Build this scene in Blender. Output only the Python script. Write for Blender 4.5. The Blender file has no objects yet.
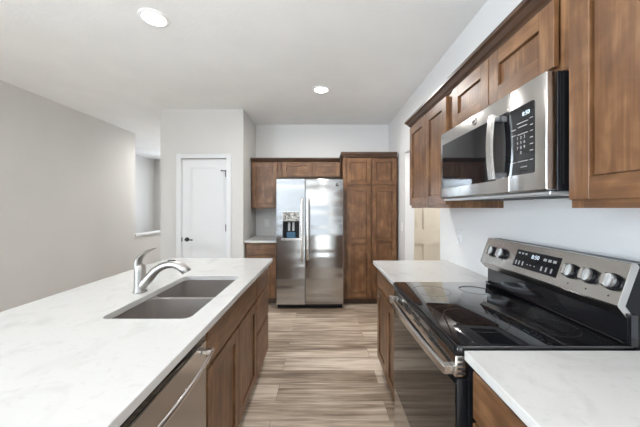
import bpy, bmesh, math, random
from mathutils import Vector, Matrix
random.seed(7)
S = bpy.context.scene
COL = S.collection
CAMZ = 1.372

# ---------------------------------------------------------------- camera
cam = bpy.data.cameras.new('camera')
cam.sensor_width = 36.0
cam.lens = 271.0 / 640.0 * 36.0
cam.shift_x = -2.0 / 640.0
cam.shift_y = -5.5 / 640.0
cam.clip_start = 0.02
cam_o = bpy.data.objects.new('camera', cam)
COL.objects.link(cam_o)
cam_o.location = (0, 0, CAMZ)
cam_o.rotation_euler = (math.pi / 2, 0, 0)
S.camera = cam_o

# ---------------------------------------------------------------- view, world, daylight
S.view_settings.view_transform = 'Standard'
S.view_settings.look = 'None'
S.view_settings.exposure = 0.47
S.view_settings.gamma = 1.0
S.view_settings.use_curve_mapping = False
S.cycles.max_bounces = 10
S.cycles.diffuse_bounces = 6
S.cycles.glossy_bounces = 6

W = bpy.data.worlds.new('world')
S.world = W
W.use_nodes = True
wn = W.node_tree
wn.nodes.clear()
wo = wn.nodes.new('ShaderNodeOutputWorld')
wb = wn.nodes.new('ShaderNodeBackground')
wg = wn.nodes.new('ShaderNodeValToRGB')
wt = wn.nodes.new('ShaderNodeTexCoord')
ws = wn.nodes.new('ShaderNodeSeparateXYZ')
wn.links.new(wt.outputs['Generated'], ws.inputs[0])
wn.links.new(ws.outputs['Z'], wg.inputs[0])
wn.links.new(wg.outputs[0], wb.inputs[0])
wn.links.new(wb.outputs[0], wo.inputs[0])
wg.color_ramp.elements[0].position = 0.0
wg.color_ramp.elements[0].color = (0.80, 0.90, 1.0, 1)
wg.color_ramp.elements[1].position = 0.35
wg.color_ramp.elements[1].color = (0.22, 0.50, 0.95, 1)
wb.inputs[1].default_value = .9

def area(name, loc, rot, sx, sy, power, color, spread=180):
    l = bpy.data.lights.new(name, 'AREA')
    l.shape = 'RECTANGLE'
    l.size, l.size_y = sx, sy
    l.energy = power
    l.color = color
    l.spread = math.radians(spread)
    o = bpy.data.objects.new(name, l)
    COL.objects.link(o)
    o.location = loc
    o.rotation_euler = rot
    return o

sun = bpy.data.lights.new('sun', 'SUN'); sun.energy = 68; sun.angle = math.radians(1.0); sun.color = (.72, .885, 1.0)
sun_o = bpy.data.objects.new('sun', sun); COL.objects.link(sun_o)
sun_o.rotation_euler = (math.radians(46), 0, math.radians(-8))
# daylight coming through the two windows of the room behind the camera
area('daylight_back_window', (-0.9, -3.75, 1.45), (math.radians(90), 0, 0), 3.4, 1.7, 9, (0.86, 0.93, 1.0))
area('daylight_left_window', (-3.75, -2.0, 1.45), (math.radians(90), 0, math.radians(-90)), 1.8, 1.7, 250, (0.74, 0.87, 1.0))
area('daylight_hall_window', (-3.35, 7.95, 1.6), (math.radians(-90), 0, 0), 1.5, 1.4, 40, (0.86, 0.93, 1.0))
LAMP_W = 9.0
LAMP_C = (1.0, 0.985, 0.955)

# ---------------------------------------------------------------- materials
MATS = {}
def base_mat(name):
    m = bpy.data.materials.new(name)
    m.use_nodes = True
    nt = m.node_tree
    b = nt.nodes['Principled BSDF']
    MATS[name] = m
    return m, nt, b

def plain(name, col, rough=0.5, metal=0.0, coat=0.0, spec=0.5, noise=0.0, nscale=20, bump=0.0, bscale=60, emit=None, estr=0):
    m, nt, b = base_mat(name)
    b.inputs['Base Color'].default_value = (*col, 1)
    b.inputs['Roughness'].default_value = rough
    b.inputs['Metallic'].default_value = metal
    b.inputs['Coat Weight'].default_value = coat
    b.inputs['Specular IOR Level'].default_value = spec
    tc = nt.nodes.new('ShaderNodeTexCoord')
    if noise:
        n = nt.nodes.new('ShaderNodeTexNoise'); n.inputs['Scale'].default_value = nscale
        n.inputs['Detail'].default_value = 4
        r = nt.nodes.new('ShaderNodeValToRGB')
        r.color_ramp.elements[0].position = .3; r.color_ramp.elements[1].position = .7
        r.color_ramp.elements[0].color = tuple(c * (1 - noise) for c in col) + (1,)
        r.color_ramp.elements[1].color = tuple(min(1, c * (1 + noise)) for c in col) + (1,)
        nt.links.new(tc.outputs['Object'], n.inputs['Vector'])
        nt.links.new(n.outputs['Fac'], r.inputs[0]); nt.links.new(r.outputs[0], b.inputs['Base Color'])
    if bump:
        n = nt.nodes.new('ShaderNodeTexNoise'); n.inputs['Scale'].default_value = bscale
        n.inputs['Detail'].default_value = 5
        bp = nt.nodes.new('ShaderNodeBump'); bp.inputs['Strength'].default_value = bump
        bp.inputs['Distance'].default_value = 0.004
        nt.links.new(tc.outputs['Object'], n.inputs['Vector'])
        nt.links.new(n.outputs['Fac'], bp.inputs['Height']); nt.links.new(bp.outputs[0], b.inputs['Normal'])
    if emit:
        b.inputs['Emission Color'].default_value = (*emit, 1)
        b.inputs['Emission Strength'].default_value = estr
    return m

def wood(name, axis, dark=(0.046, 0.017, 0.006), mid=(0.146, 0.066, 0.027), light=(0.330, 0.175, 0.082)):
    m, nt, b = base_mat(name)
    L = nt.links
    tc = nt.nodes.new('ShaderNodeTexCoord')
    oi = nt.nodes.new('ShaderNodeObjectInfo')
    ml = nt.nodes.new('ShaderNodeMath'); ml.operation = 'MULTIPLY'; ml.inputs[1].default_value = 37
    L.new(oi.outputs['Random'], ml.inputs[0])
    add = nt.nodes.new('ShaderNodeVectorMath'); add.operation = 'ADD'
    L.new(tc.outputs['Object'], add.inputs[0]); L.new(ml.outputs[0], add.inputs[1])
    def noise(sc, det, along, dist=0.0):
        mp = nt.nodes.new('ShaderNodeMapping')
        v = [1, 1, 1]; v['XYZ'.index(axis)] = along
        mp.inputs['Scale'].default_value = v
        L.new(add.outputs[0], mp.inputs[0])
        n = nt.nodes.new('ShaderNodeTexNoise')
        n.inputs['Scale'].default_value = sc; n.inputs['Detail'].default_value = det
        n.inputs['Distortion'].default_value = dist
        L.new(mp.outputs[0], n.inputs['Vector'])
        return n.outputs['Fac']
    blot = noise(10, 6, .75, .5)
    fine = noise(90, 3, .04)
    med = noise(26, 3, .12, .4)
    def mix(a, bb, f):
        mx = nt.nodes.new('ShaderNodeMix'); mx.inputs[0].default_value = f
        L.new(a, mx.inputs[2]); L.new(bb, mx.inputs[3]); return mx.outputs[0]
    f = mix(mix(blot, med, .42), fine, .26)
    r = nt.nodes.new('ShaderNodeValToRGB')
    cr = r.color_ramp
    cr.elements[0].position = .28; cr.elements[0].color = (*dark, 1)
    cr.elements[1].position = .70; cr.elements[1].color = (*light, 1)
    e = cr.elements.new(.49); e.color = (*mid, 1)
    L.new(f, r.inputs[0]); L.new(r.outputs[0], b.inputs['Base Color'])
    b.inputs['Roughness'].default_value = .38
    b.inputs['Coat Weight'].default_value = .10
    b.inputs['Coat Roughness'].default_value = .28
    bp = nt.nodes.new('ShaderNodeBump'); bp.inputs['Strength'].default_value = .08; bp.inputs['Distance'].default_value = .002
    L.new(fine, bp.inputs['Height']); L.new(bp.outputs[0], b.inputs['Normal'])
    return m

def steel(name, col=(0.56, 0.55, 0.54), rough=.26, axis='Y', wave=0.0, brush=.05, aniso=0.0):
    m, nt, b = base_mat(name)
    L = nt.links
    b.inputs['Base Color'].default_value = (*col, 1)
    b.inputs['Metallic'].default_value = 1
    tc = nt.nodes.new('ShaderNodeTexCoord')
    mp = nt.nodes.new('ShaderNodeMapping')
    v = [1, 1, 1]; v['XYZ'.index(axis)] = .01
    mp.inputs['Scale'].default_value = v
    L.new(tc.outputs['Object'], mp.inputs[0])
    n = nt.nodes.new('ShaderNodeTexNoise'); n.inputs['Scale'].default_value = 1400; n.inputs['Detail'].default_value = 3
    L.new(mp.outputs[0], n.inputs['Vector'])
    mr = nt.nodes.new('ShaderNodeMapRange')
    mr.inputs['To Min'].default_value = rough * .92; mr.inputs['To Max'].default_value = rough * 1.08
    L.new(n.outputs['Fac'], mr.inputs[0]); L.new(mr.outputs[0], b.inputs['Roughness'])
    bp = nt.nodes.new('ShaderNodeBump'); bp.inputs['Strength'].default_value = brush; bp.inputs['Distance'].default_value = .0005
    if brush > .1: L.new(n.outputs['Fac'], bp.inputs['Height'])
    last = bp
    if wave:
        mp2 = nt.nodes.new('ShaderNodeMapping')
        v = [.35, .35, 6.5]
        mp2.inputs['Scale'].default_value = v
        L.new(tc.outputs['Object'], mp2.inputs[0])
        n2 = nt.nodes.new('ShaderNodeTexNoise'); n2.inputs['Scale'].default_value = 1.3; n2.inputs['Detail'].default_value = .5
        L.new(mp2.outputs[0], n2.inputs['Vector'])
        b2 = nt.nodes.new('ShaderNodeBump'); b2.inputs['Strength'].default_value = wave; b2.inputs['Distance'].default_value = .02
        L.new(n2.outputs['Fac'], b2.inputs['Height']); L.new(bp.outputs[0], b2.inputs['Normal'])
        last = b2
    L.new(last.outputs[0], b.inputs['Normal'])
    return m

def quartz():
    m, nt, b = base_mat('white_quartz')
    L = nt.links
    tc = nt.nodes.new('ShaderNodeTexCoord')
    n = nt.nodes.new('ShaderNodeTexNoise'); n.inputs['Scale'].default_value = 5; n.inputs['Detail'].default_value = 9
    n.inputs['Distortion'].default_value = 1.2
    L.new(tc.outputs['Object'], n.inputs['Vector'])
    r = nt.nodes.new('ShaderNodeValToRGB'); cr = r.color_ramp
    cr.elements[0].position = .28; cr.elements[0].color = (.55, .543, .53, 1)
    cr.elements[1].position = .46; cr.elements[1].color = (.62, .615, .605, 1)
    L.new(n.outputs['Fac'], r.inputs[0])
    n2 = nt.nodes.new('ShaderNodeTexNoise'); n2.inputs['Scale'].default_value = 45; n2.inputs['Detail'].default_value = 3
    L.new(tc.outputs['Object'], n2.inputs['Vector'])
    r2 = nt.nodes.new('ShaderNodeValToRGB'); c2 = r2.color_ramp
    c2.elements[0].position = .30; c2.elements[0].color = (.94, .935, .93, 1)
    c2.elements[1].position = .42; c2.elements[1].color = (1, 1, 1, 1)
    L.new(n2.outputs['Fac'], r2.inputs[0])
    mx = nt.nodes.new('ShaderNodeMix'); mx.data_type = 'RGBA'; mx.blend_type = 'MULTIPLY'; mx.inputs[0].default_value = 1
    L.new(r.outputs[0], mx.inputs[6]); L.new(r2.outputs[0], mx.inputs[7])
    L.new(mx.outputs[2], b.inputs['Base Color'])
    b.inputs['Roughness'].default_value = .20
    return m

def planks():
    m, nt, b = base_mat('vinyl_planks')
    L = nt.links
    tc = nt.nodes.new('ShaderNodeTexCoord')
    br = nt.nodes.new('ShaderNodeTexBrick')
    br.inputs['Scale'].default_value = 1
    br.inputs['Brick Width'].default_value = 1.22
    br.inputs['Row Height'].default_value = .182
    br.inputs['Mortar Size'].default_value = .0012
    br.inputs['Mortar Smooth'].default_value = .2
    br.offset = .37; br.offset_frequency = 2
    br.inputs['Color1'].default_value = (0, 0, 0, 1); br.inputs['Color2'].default_value = (1, 1, 1, 1)
    br.inputs['Mortar'].default_value = (.5, .5, .5, 1)
    mpb = nt.nodes.new('ShaderNodeMapping'); mpb.inputs['Location'].default_value = (.33, .075, 0)
    L.new(tc.outputs['Object'], mpb.inputs[0])
    L.new(mpb.outputs[0], br.inputs['Vector'])
    sep = nt.nodes.new('ShaderNodeSeparateColor'); L.new(br.outputs['Color'], sep.inputs[0])
    # offset the grain from plank to plank
    m7 = nt.nodes.new('ShaderNodeMath'); m7.operation = 'MULTIPLY'; m7.inputs[1].default_value = 23
    L.new(sep.outputs[0], m7.inputs[0])
    add = nt.nodes.new('ShaderNodeVectorMath'); add.operation = 'ADD'
    L.new(tc.outputs['Object'], add.inputs[0]); L.new(m7.outputs[0], add.inputs[1])
    def nz(scale, vec, det, dist=0):
        mp = nt.nodes.new('ShaderNodeMapping'); mp.inputs['Scale'].default_value = vec
        L.new(add.outputs[0], mp.inputs[0])
        n = nt.nodes.new('ShaderNodeTexNoise'); n.inputs['Scale'].default_value = scale; n.inputs['Detail'].default_value = det
        n.inputs['Distortion'].default_value = dist
        L.new(mp.outputs[0], n.inputs['Vector']); return n.outputs['Fac']
    a = nz(22, (.07, 1, 1), 8, .7)
    c = nz(60, (.05, 1, 1), 3)
    t = nz(5, (.5, 1, 1), 4)
    def mix(x, y, f):
        mx = nt.nodes.new('ShaderNodeMix'); mx.inputs[0].default_value = f
        L.new(x, mx.inputs[2]); L.new(y, mx.inputs[3]); return mx.outputs[0]
    f = mix(mix(mix(a, c, .38), sep.outputs[0], .17), t, .20)
    r = nt.nodes.new('ShaderNodeValToRGB'); cr = r.color_ramp
    cr.elements[0].position = .33; cr.elements[0].color = (.12, .082, .056, 1)
    cr.elements[1].position = .60; cr.elements[1].color = (.66, .565, .47, 1)
    e = cr.elements.new(.44); e.color = (.30, .225, .165, 1)
    e = cr.elements.new(.52); e.color = (.49, .395, .31, 1)
    L.new(f, r.inputs[0])
    mm = nt.nodes.new('ShaderNodeMix'); mm.data_type = 'RGBA'
    L.new(br.outputs['Fac'], mm.inputs[0]); L.new(r.outputs[0], mm.inputs[6]); mm.inputs[7].default_value = (.12, .09, .07, 1)
    L.new(mm.outputs[2], b.inputs['Base Color'])
    b.inputs['Roughness'].default_value = .42
    bp = nt.nodes.new('ShaderNodeBump'); bp.inputs['Strength'].default_value = .12; bp.inputs['Distance'].default_value = .002
    L.new(c, bp.inputs['Height']); L.new(bp.outputs[0], b.inputs['Normal'])
    return m

M = {}
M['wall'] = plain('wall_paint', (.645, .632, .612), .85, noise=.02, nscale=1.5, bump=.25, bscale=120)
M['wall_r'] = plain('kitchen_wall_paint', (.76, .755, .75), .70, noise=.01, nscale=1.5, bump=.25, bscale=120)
M['ceil'] = plain('ceiling_paint', (.84, .84, .84), .9, noise=.02, nscale=3, bump=.3, bscale=45)
M['trim'] = plain('white_trim_paint', (.72, .725, .735), .4)
M['cream'] = plain('cream_door_paint', (.68, .63, .53), .45)
M['woodv'] = wood('stained_maple_vertical', 'Z')
M['woodx'] = wood('stained_maple_across', 'X')
M['woody'] = wood('stained_maple_along', 'Y')
M['crown'] = wood('dark_stained_crown', 'Y', (.028, .013, .007), (.060, .028, .014), (.10, .05, .026))
M['crownx'] = wood('dark_stained_crown_across', 'X', (.028, .013, .007), (.060, .028, .014), (.10, .05, .026))
M['kick'] = plain('dark_toe_kick', (.06, .034, .02), .6, noise=.2)
M['quartz'] = quartz()
M['floor'] = planks()
M['steel'] = steel('brushed_steel', (.52, .505, .49), rough=.22, axis='Y')
M['steelx'] = steel('brushed_steel_fridge', (.47, .475, .48), .20, axis='X', wave=.5)
M['steel_h'] = steel('satin_steel_handle', (.70, .69, .68), .24, axis='Z', brush=.02)
M['nickel'] = steel('brushed_nickel', (.43, .415, .395), .36, axis='Z', brush=.02)
M['chrome'] = plain('polished_chrome', (.32, .32, .32), .28, metal=1)
M['black'] = plain('black_enamel', (.009, .009, .011), .30, spec=.2)
M['gloss'] = plain('black_glass', (.006, .006, .008), .04, spec=.6, coat=.3)
M['oven'] = plain('dark_oven_glass', (.010, .009, .008), .06, spec=.7)
M['matte'] = plain('matte_black_metal', (.02, .02, .02), .45, metal=.3)
M['sink'] = plain('grey_composite', (.225, .20, .188), .38, noise=.08, nscale=300)
M['plastic'] = plain('white_plastic', (.88, .88, .88), .3)
M['slot'] = plain('dark_slot', (.02, .02, .02), .7)
M['grey'] = plain('grey_print', (.42, .42, .43), .5)
M['greym'] = plain('grey_metal_underside', (.50, .50, .50), .35, metal=.6)
M['ring'] = plain('burner_ring_print', (.055, .045, .038), .25)
M['screen'] = plain('lit_digits', (.6, .7, .75), .4, emit=(.75, .9, 1.0), estr=.55)
M['lens'] = plain('lamp_lens', (.9, .9, .9), .4, emit=(1.0, .97, .93), estr=9)
M['speckle'] = plain('mottled_panel', (.33, .32, .30), .3, noise=.98, nscale=38)
M['tank'] = plain('blue_dispenser_grille', (.05, .12, .20), .2)
mg, ntg, bg = base_mat('window_glass')
ntg.nodes.remove(bg)
_o = ntg.nodes['Material Output']
_t = ntg.nodes.new('ShaderNodeBsdfTransparent'); _g = ntg.nodes.new('ShaderNodeBsdfGlossy'); _x = ntg.nodes.new('ShaderNodeMixShader')
_g.inputs['Roughness'].default_value = .02; _x.inputs[0].default_value = .06
ntg.links.new(_t.outputs[0], _x.inputs[1]); ntg.links.new(_g.outputs[0], _x.inputs[2]); ntg.links.new(_x.outputs[0], _o.inputs[0])
M['glass'] = mg

# ---------------------------------------------------------------- mesh helpers
def nb():
    return bmesh.new()

def box(bm, x0, x1, y0, y1, z0, z1, bev=0.0, mi=0, seg=1):
    if x1 < x0: x0, x1 = x1, x0
    if y1 < y0: y0, y1 = y1, y0
    if z1 < z0: z0, z1 = z1, z0
    mt = Matrix.Translation(((x0 + x1) / 2, (y0 + y1) / 2, (z0 + z1) / 2)) @ Matrix.Diagonal((x1 - x0, y1 - y0, z1 - z0, 1))
    vs = bmesh.ops.create_cube(bm, size=1, matrix=mt)['verts']
    fs = set(f for v in vs for f in v.link_faces)
    for f in fs: f.material_index = mi
    if bev:
        es = list(set(e for v in vs for e in v.link_edges))
        r = bmesh.ops.bevel(bm, geom=es, offset=bev, segments=seg, affect='EDGES', profile=.5, clamp_overlap=True)
        for f in r['faces']: f.material_index = mi

def cyl(bm, c, axis, r, h, seg=32, r2=None, mi=0, bev=0):
    """cylinder starting at point c going h along axis"""
    a = Vector(axis).normalized()
    q = Vector((0, 0, 1)).rotation_difference(a).to_matrix().to_4x4()
    mt = Matrix.Translation(Vector(c) + a * h / 2) @ q
    vs = bmesh.ops.create_cone(bm, cap_ends=True, segments=seg, radius1=r, radius2=r if r2 is None else r2, depth=h, matrix=mt)['verts']
    for v in vs:
        for f in v.link_faces: f.material_index = mi
    if bev:
        es = [e for e in set(e for v in vs for e in v.link_edges) if len(e.link_faces) == 2 and any(len(f.verts) > 4 for f in e.link_faces)]
        bmesh.ops.bevel(bm, geom=es, offset=bev, segments=2, affect='EDGES', profile=.5)

def tube(bm, pts, radii, seg=16, up=(0, 1, 0), mi=0):
    """round or flattened tube through points; radii per point or (a, b)"""
    n = len(pts); P = [Vector(p) for p in pts]
    rings = []
    up = Vector(up)
    for i, p in enumerate(P):
        t = (P[min(i + 1, n - 1)] - P[max(i - 1, 0)]).normalized()
        s = up - t * up.dot(t)
        if s.length < 1e-4: s = Vector((1, 0, 0)) - t * t.x
        s.normalize(); w = t.cross(s)
        r = radii[i] if isinstance(radii, (list, tuple)) else radii
        ra, rb = r if isinstance(r, tuple) else (r, r)
        rings.append([bm.verts.new(p + s * ra * math.cos(k * 2 * math.pi / seg) + w * rb * math.sin(k * 2 * math.pi / seg)) for k in range(seg)])
    for i in range(n - 1):
        for k in range(seg):
            f = bm.faces.new((rings[i][k], rings[i][(k + 1) % seg], rings[i + 1][(k + 1) % seg], rings[i + 1][k]))
            f.material_index = mi
    bm.faces.new(rings[0][::-1]); bm.faces.new(rings[-1])

def smooth_pts(ctrl, n=8):
    out = []
    c = [Vector(p) for p in ctrl]
    c = [c[0] * 2 - c[1]] + c + [c[-1] * 2 - c[-2]]
    for i in range(1, len(c) - 2):
        for k in range(n):
            t = k / n
            p0, p1, p2, p3 = c[i - 1], c[i], c[i + 1], c[i + 2]
            out.append(.5 * ((2 * p1) + (p2 - p0) * t + (2 * p0 - 5 * p1 + 4 * p2 - p3) * t * t + (3 * p1 - p0 - 3 * p2 + p3) * t ** 3))
    out.append(c[-2])
    return out

def interp(vals, n=8):
    out = []
    for i in range(len(vals) - 1):
        for k in range(n):
            out.append(vals[i] + (vals[i + 1] - vals[i]) * k / n)
    out.append(vals[-1])
    return out

def extrude_poly(bm, pts, axis, a, b, mi=0):
    """pts: 2D polygon in the two other axes, extruded from a to b along axis"""
    def P(p, t):
        if axis == 'Y': return (p[0], t, p[1])
        if axis == 'X': return (t, p[0], p[1])
        return (p[0], p[1], t)
    A = [bm.verts.new(P(p, a)) for p in pts]; B = [bm.verts.new(P(p, b)) for p in pts]
    n = len(pts); fs = [bm.faces.new(A), bm.faces.new(B[::-1])]
    for i in range(n):
        fs.append(bm.faces.new((A[i], B[i], B[(i + 1) % n], A[(i + 1) % n])))
    for f in fs: f.material_index = mi
    bmesh.ops.recalc_face_normals(bm, faces=fs)

def sweep(bm, path, prof, side=1, mi=0):
    """profile (offset out, z) swept on a 2D path with mitred corners"""
    n = len(path); rings = []
    for i in range(n):
        p = Vector(path[i])
        def nrm(a, b):
            d = (Vector(b) - Vector(a)).normalized(); return Vector((-d.y, d.x)) * side
        if i == 0: o = nrm(path[0], path[1])
        elif i == n - 1: o = nrm(path[-2], path[-1])
        else:
            n1, n2 = nrm(path[i - 1], path[i]), nrm(path[i], path[i + 1])
            o = (n1 + n2).normalized(); o = o / max(.2, o.dot(n1))
        rings.append([bm.verts.new((p.x + o.x * q[0], p.y + o.y * q[0], q[1])) for q in prof])
    k = len(prof); fs = []
    for i in range(n - 1):
        for j in range(k):
            fs.append(bm.faces.new((rings[i][j], rings[i + 1][j], rings[i + 1][(j + 1) % k], rings[i][(j + 1) % k])))
    fs.append(bm.faces.new(rings[0])); fs.append(bm.faces.new(rings[-1]))
    for f in fs: f.material_index = mi
    bmesh.ops.recalc_face_normals(bm, faces=fs)

def rrect(x0, x1, y0, y1, r, seg=6):
    out = []
    for cx, cy, a in ((x1 - r, y1 - r, 0), (x0 + r, y1 - r, 90), (x0 + r, y0 + r, 180), (x1 - r, y0 + r, 270)):
        for k in range(seg + 1):
            t = math.radians(a + 90 * k / seg)
            out.append((cx + r * math.cos(t), cy + r * math.sin(t)))
    return out

def plate(bm, loops, z0, z1, mi=0):
    """flat plate with holes: loops[0] outer, others holes"""
    es = []
    for lp in loops:
        vs = [bm.verts.new((p[0], p[1], z1)) for p in lp]
        for i in range(len(vs)): es.append(bm.edges.new((vs[i], vs[(i + 1) % len(vs)])))
    r = bmesh.ops.triangle_fill(bm, use_beauty=True, use_dissolve=False, edges=es)
    fs = [g for g in r['geom'] if isinstance(g, bmesh.types.BMFace)]
    ex = bmesh.ops.extrude_face_region(bm, geom=fs)
    vs = [g for g in ex['geom'] if isinstance(g, bmesh.types.BMVert)]
    for v in vs: v.co.z = z0
    bmesh.ops.recalc_face_normals(bm, faces=bm.faces[:])

def link(name, bm, mats, parent=None, smooth=False, loc=None, bevel=0):
    if not isinstance(mats, (list, tuple)): mats = [mats]
    me = bpy.data.meshes.new(name)
    off = WORLD.get(parent.name, Vector((0, 0, 0))) if parent else (Vector(loc) if loc else Vector((0, 0, 0)))
    bmesh.ops.translate(bm, verts=bm.verts[:], vec=-off)
    bm.to_mesh(me); bm.free()
    for m in mats: me.materials.append(m)
    if smooth:
        me.shade_smooth()
        try: me.set_sharp_from_angle(angle=math.radians(smooth if smooth > 1 else 35))
        except Exception: pass
    o = bpy.data.objects.new(name, me)
    COL.objects.link(o)
    if parent: o.parent = parent
    else: o.location = off
    WORLD[o.name] = off
    if bevel:
        md = o.modifiers.new('edge', 'BEVEL'); md.width = bevel; md.segments = 2; md.limit_method = 'ANGLE'; md.angle_limit = math.radians(40)
    return o

WORLD = {}
def thing(name, label, cat, loc, group=None):
    o = bpy.data.objects.new(name, None); COL.objects.link(o)
    o.empty_display_size = .1
    o.location = loc; o['label'] = label; o['category'] = cat
    if group: o['group'] = group
    WORLD[o.name] = Vector(loc)
    return o

def tag(o, label, cat, group=None):
    o['label'] = label; o['category'] = cat
    if group: o['group'] = group
    return o

def struct(name, bm, m, parent=None, label=None, **k):
    o = link(name, bm, m, parent, **k)
    if not parent: o['kind'] = 'structure'
    if label: o['label'] = label
    return o

def text(name, body, size, origin, xdir, ydir, m, parent, align='CENTER', space=1.0):
    c = bpy.data.curves.new(name, 'FONT'); c.body = body; c.size = size; c.align_x = align; c.align_y = 'CENTER'
    c.extrude = .0002; c.space_line = space
    c.materials.append(m)
    tmp = bpy.data.objects.new(name, c)
    me = bpy.data.meshes.new_from_object(tmp); bpy.data.objects.remove(tmp)
    o = bpy.data.objects.new(name, me); COL.objects.link(o)
    if not me.materials: me.materials.append(m)
    x = Vector(xdir).normalized(); y = Vector(ydir).normalized(); z = x.cross(y)
    mt = Matrix((x, y, z)).transposed().to_4x4()
    off = WORLD.get(parent.name, Vector((0, 0, 0)))
    mt.translation = Vector(origin) - off
    o.parent = parent; o.matrix_local = mt
    return o

# ---------------------------------------------------------------- room shell
XR, XL, YB, ZC = 1.09, -3.44, 4.45, 2.74
T = .12
b = nb(); box(b, -5.0, 3.0, -3.7, 7.9, -.1, 0); struct('floor', b, M['floor'])
b = nb(); box(b, -5.0, 3.0, -3.7, 7.9, ZC, ZC + .1); struct('ceiling', b, M['ceil'])

b = nb()
box(b, XR, XR + T, -3.6, 2.50, 0, ZC); box(b, XR, XR + T, 2.50, 3.56, 2.095, ZC); box(b, XR, XR + T, 3.56, YB, 0, ZC)
struct('wall_right', b, M['wall_r'])
b = nb(); box(b, -1.087, XR + T, YB, YB + T, 0, ZC); struct('wall_back', b, M['wall_r'])
PX0, PX1, PY = -2.23, -1.087, 3.74
DX0, DX1, DZ = -1.945, -1.312, 2.060
b = nb()
box(b, PX0, DX0, PY, PY + T, 0, ZC); box(b, DX1, PX1, PY, PY + T, 0, ZC); box(b, DX0, DX1, PY, PY + T, DZ, ZC)
box(b, PX1 - T, PX1, PY + T, YB + T, 0, ZC); box(b, PX0, PX0 + T, PY + T, 7.7, 0, ZC)
box(b, PX0 + T, PX1 - T, YB, YB + T, 0, ZC)
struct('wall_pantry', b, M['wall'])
# left wall with its window
LW0, LW1, LZ0, LZ1 = -2.9, -1.1, .6, 2.3
b = nb()
box(b, XL - T, XL, -3.6, LW0, 0, ZC); box(b, XL - T, XL, LW1, 4.99, 0, ZC)
box(b, XL - T, XL, LW0, LW1, 0, LZ0); box(b, XL - T, XL, LW0, LW1, LZ1, ZC)
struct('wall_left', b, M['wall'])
b = nb(); box(b, XL - T, XL, 4.99, 7.7, 0, .845); struct('wall_stair_half', b, M['wall'])
b = nb(); box(b, XL - T - .025, XL + .025, 4.985, 7.7, .845, .885, .004); struct('trim_1', b, M['trim'])
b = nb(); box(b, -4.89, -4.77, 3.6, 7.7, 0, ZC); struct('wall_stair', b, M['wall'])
HW0, HW1 = -4.1, -2.6
b = nb(); box(b, -4.89, HW0, 7.7, 7.82, 0, ZC); box(b, HW1, PX0 + T, 7.7, 7.82, 0, ZC); box(b, HW0, HW1, 7.7, 7.82, 0, .9); box(b, HW0, HW1, 7.7, 7.82, 2.3, ZC); struct('wall_hall_end', b, M['wall'])
b = nb(); box(b, -4.89, XL - T, 3.48, 3.6, 0, ZC); struct('wall_stair_near', b, M['wall'])
# wall behind the camera with the wide window
BW0, BW1, BZ0, BZ1 = -2.6, .8, .6, 2.3
b = nb()
box(b, XL - T, BW0, -3.72, -3.6, 0, ZC); box(b, BW1, XR + T, -3.72, -3.6, 0, ZC)
box(b, BW0, BW1, -3.72, -3.6, 0, BZ0); box(b, BW0, BW1, -3.72, -3.6, BZ1, ZC)
struct('wall_front', b, M['wall'])
def window(name, axis, c, a0, a1, z0, z1, n):
    b = nb(); g = nb()
    fw = .05
    def bx(bm, u0, u1, v0, v1, t0, t1):
        if axis == 'Y': box(bm, u0, u1, c + t0, c + t1, v0, v1)
        else: box(bm, c + t0, c + t1, u0, u1, v0, v1)
    bx(b, a0, a1, z0, z0 + fw, -.03, .03); bx(b, a0, a1, z1 - fw, z1, -.03, .03)
    for i in range(n + 1):
        u = a0 + (a1 - a0 - fw) * i / n
        bx(b, u, u + fw, z0 + fw, z1 - fw, -.03, .03)
    r = struct(name, b, M['trim'])
    bx(g, a0 + .01, a1 - .01, z0 + .01, z1 - .01, -.003, .003)
    link('pane', g, M['glass'], r)
window('window_1', 'Y', -3.66, BW0, BW1, BZ0, BZ1, 3)
window('window_3', 'Y', 7.76, HW0, HW1, .9, 2.3, 2)
window('window_2', 'X', XL - .06, LW0, LW1, LZ0, LZ1, 2)
# side hall behind the opening in the right wall
b = nb()
box(b, XR + T, 1.28, 4.25, 4.37, 0, ZC); box(b, 2.06, 2.72, 4.25, 4.37, 0, ZC); box(b, 1.28, 2.06, 4.25, 4.37, 2.05, ZC)
box(b, 2.60, 2.72, 2.38, 4.25, 0, ZC); box(b, XR + T, 2.60, 2.38, 2.50, 0, ZC)
struct('wall_side_hall', b, M['wall_r'])

# pantry door
def slab_door(name, x0, x1, yf, z0, z1, panels, m, depth=.035, rec=.015):
    """door leaf facing -Y with recessed panels"""
    b = nb()
    xs = sorted(set([x0, x1] + [p[0] for p in panels] + [p[1] for p in panels]))
    zs = sorted(set([z0, z1] + [p[2] for p in panels] + [p[3] for p in panels]))
    for i in range(len(xs) - 1):
        for j in range(len(zs) - 1):
            cx, cz = (xs[i] + xs[i + 1]) / 2, (zs[j] + zs[j + 1]) / 2
            ins = any(p[0] < cx < p[1] and p[2] < cz < p[3] for p in panels)
            if not ins: box(b, xs[i], xs[i + 1], yf, yf + depth, zs[j], zs[j + 1])
    for p in panels:
        box(b, p[0], p[1], yf + rec, yf + depth, p[2], p[3])
        # moulded slope round each panel
        w = .012
        for (a0, a1, c0, c1) in ((p[0], p[0] + w, p[2], p[3]), (p[1] - w, p[1], p[2], p[3]), (p[0] + w, p[1] - w, p[2], p[2] + w), (p[0] + w, p[1] - w, p[3] - w, p[3])):
            box(b, a0, a1, yf + rec * .5, yf + rec, c0, c1)
    return struct(name, b, m)

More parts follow.
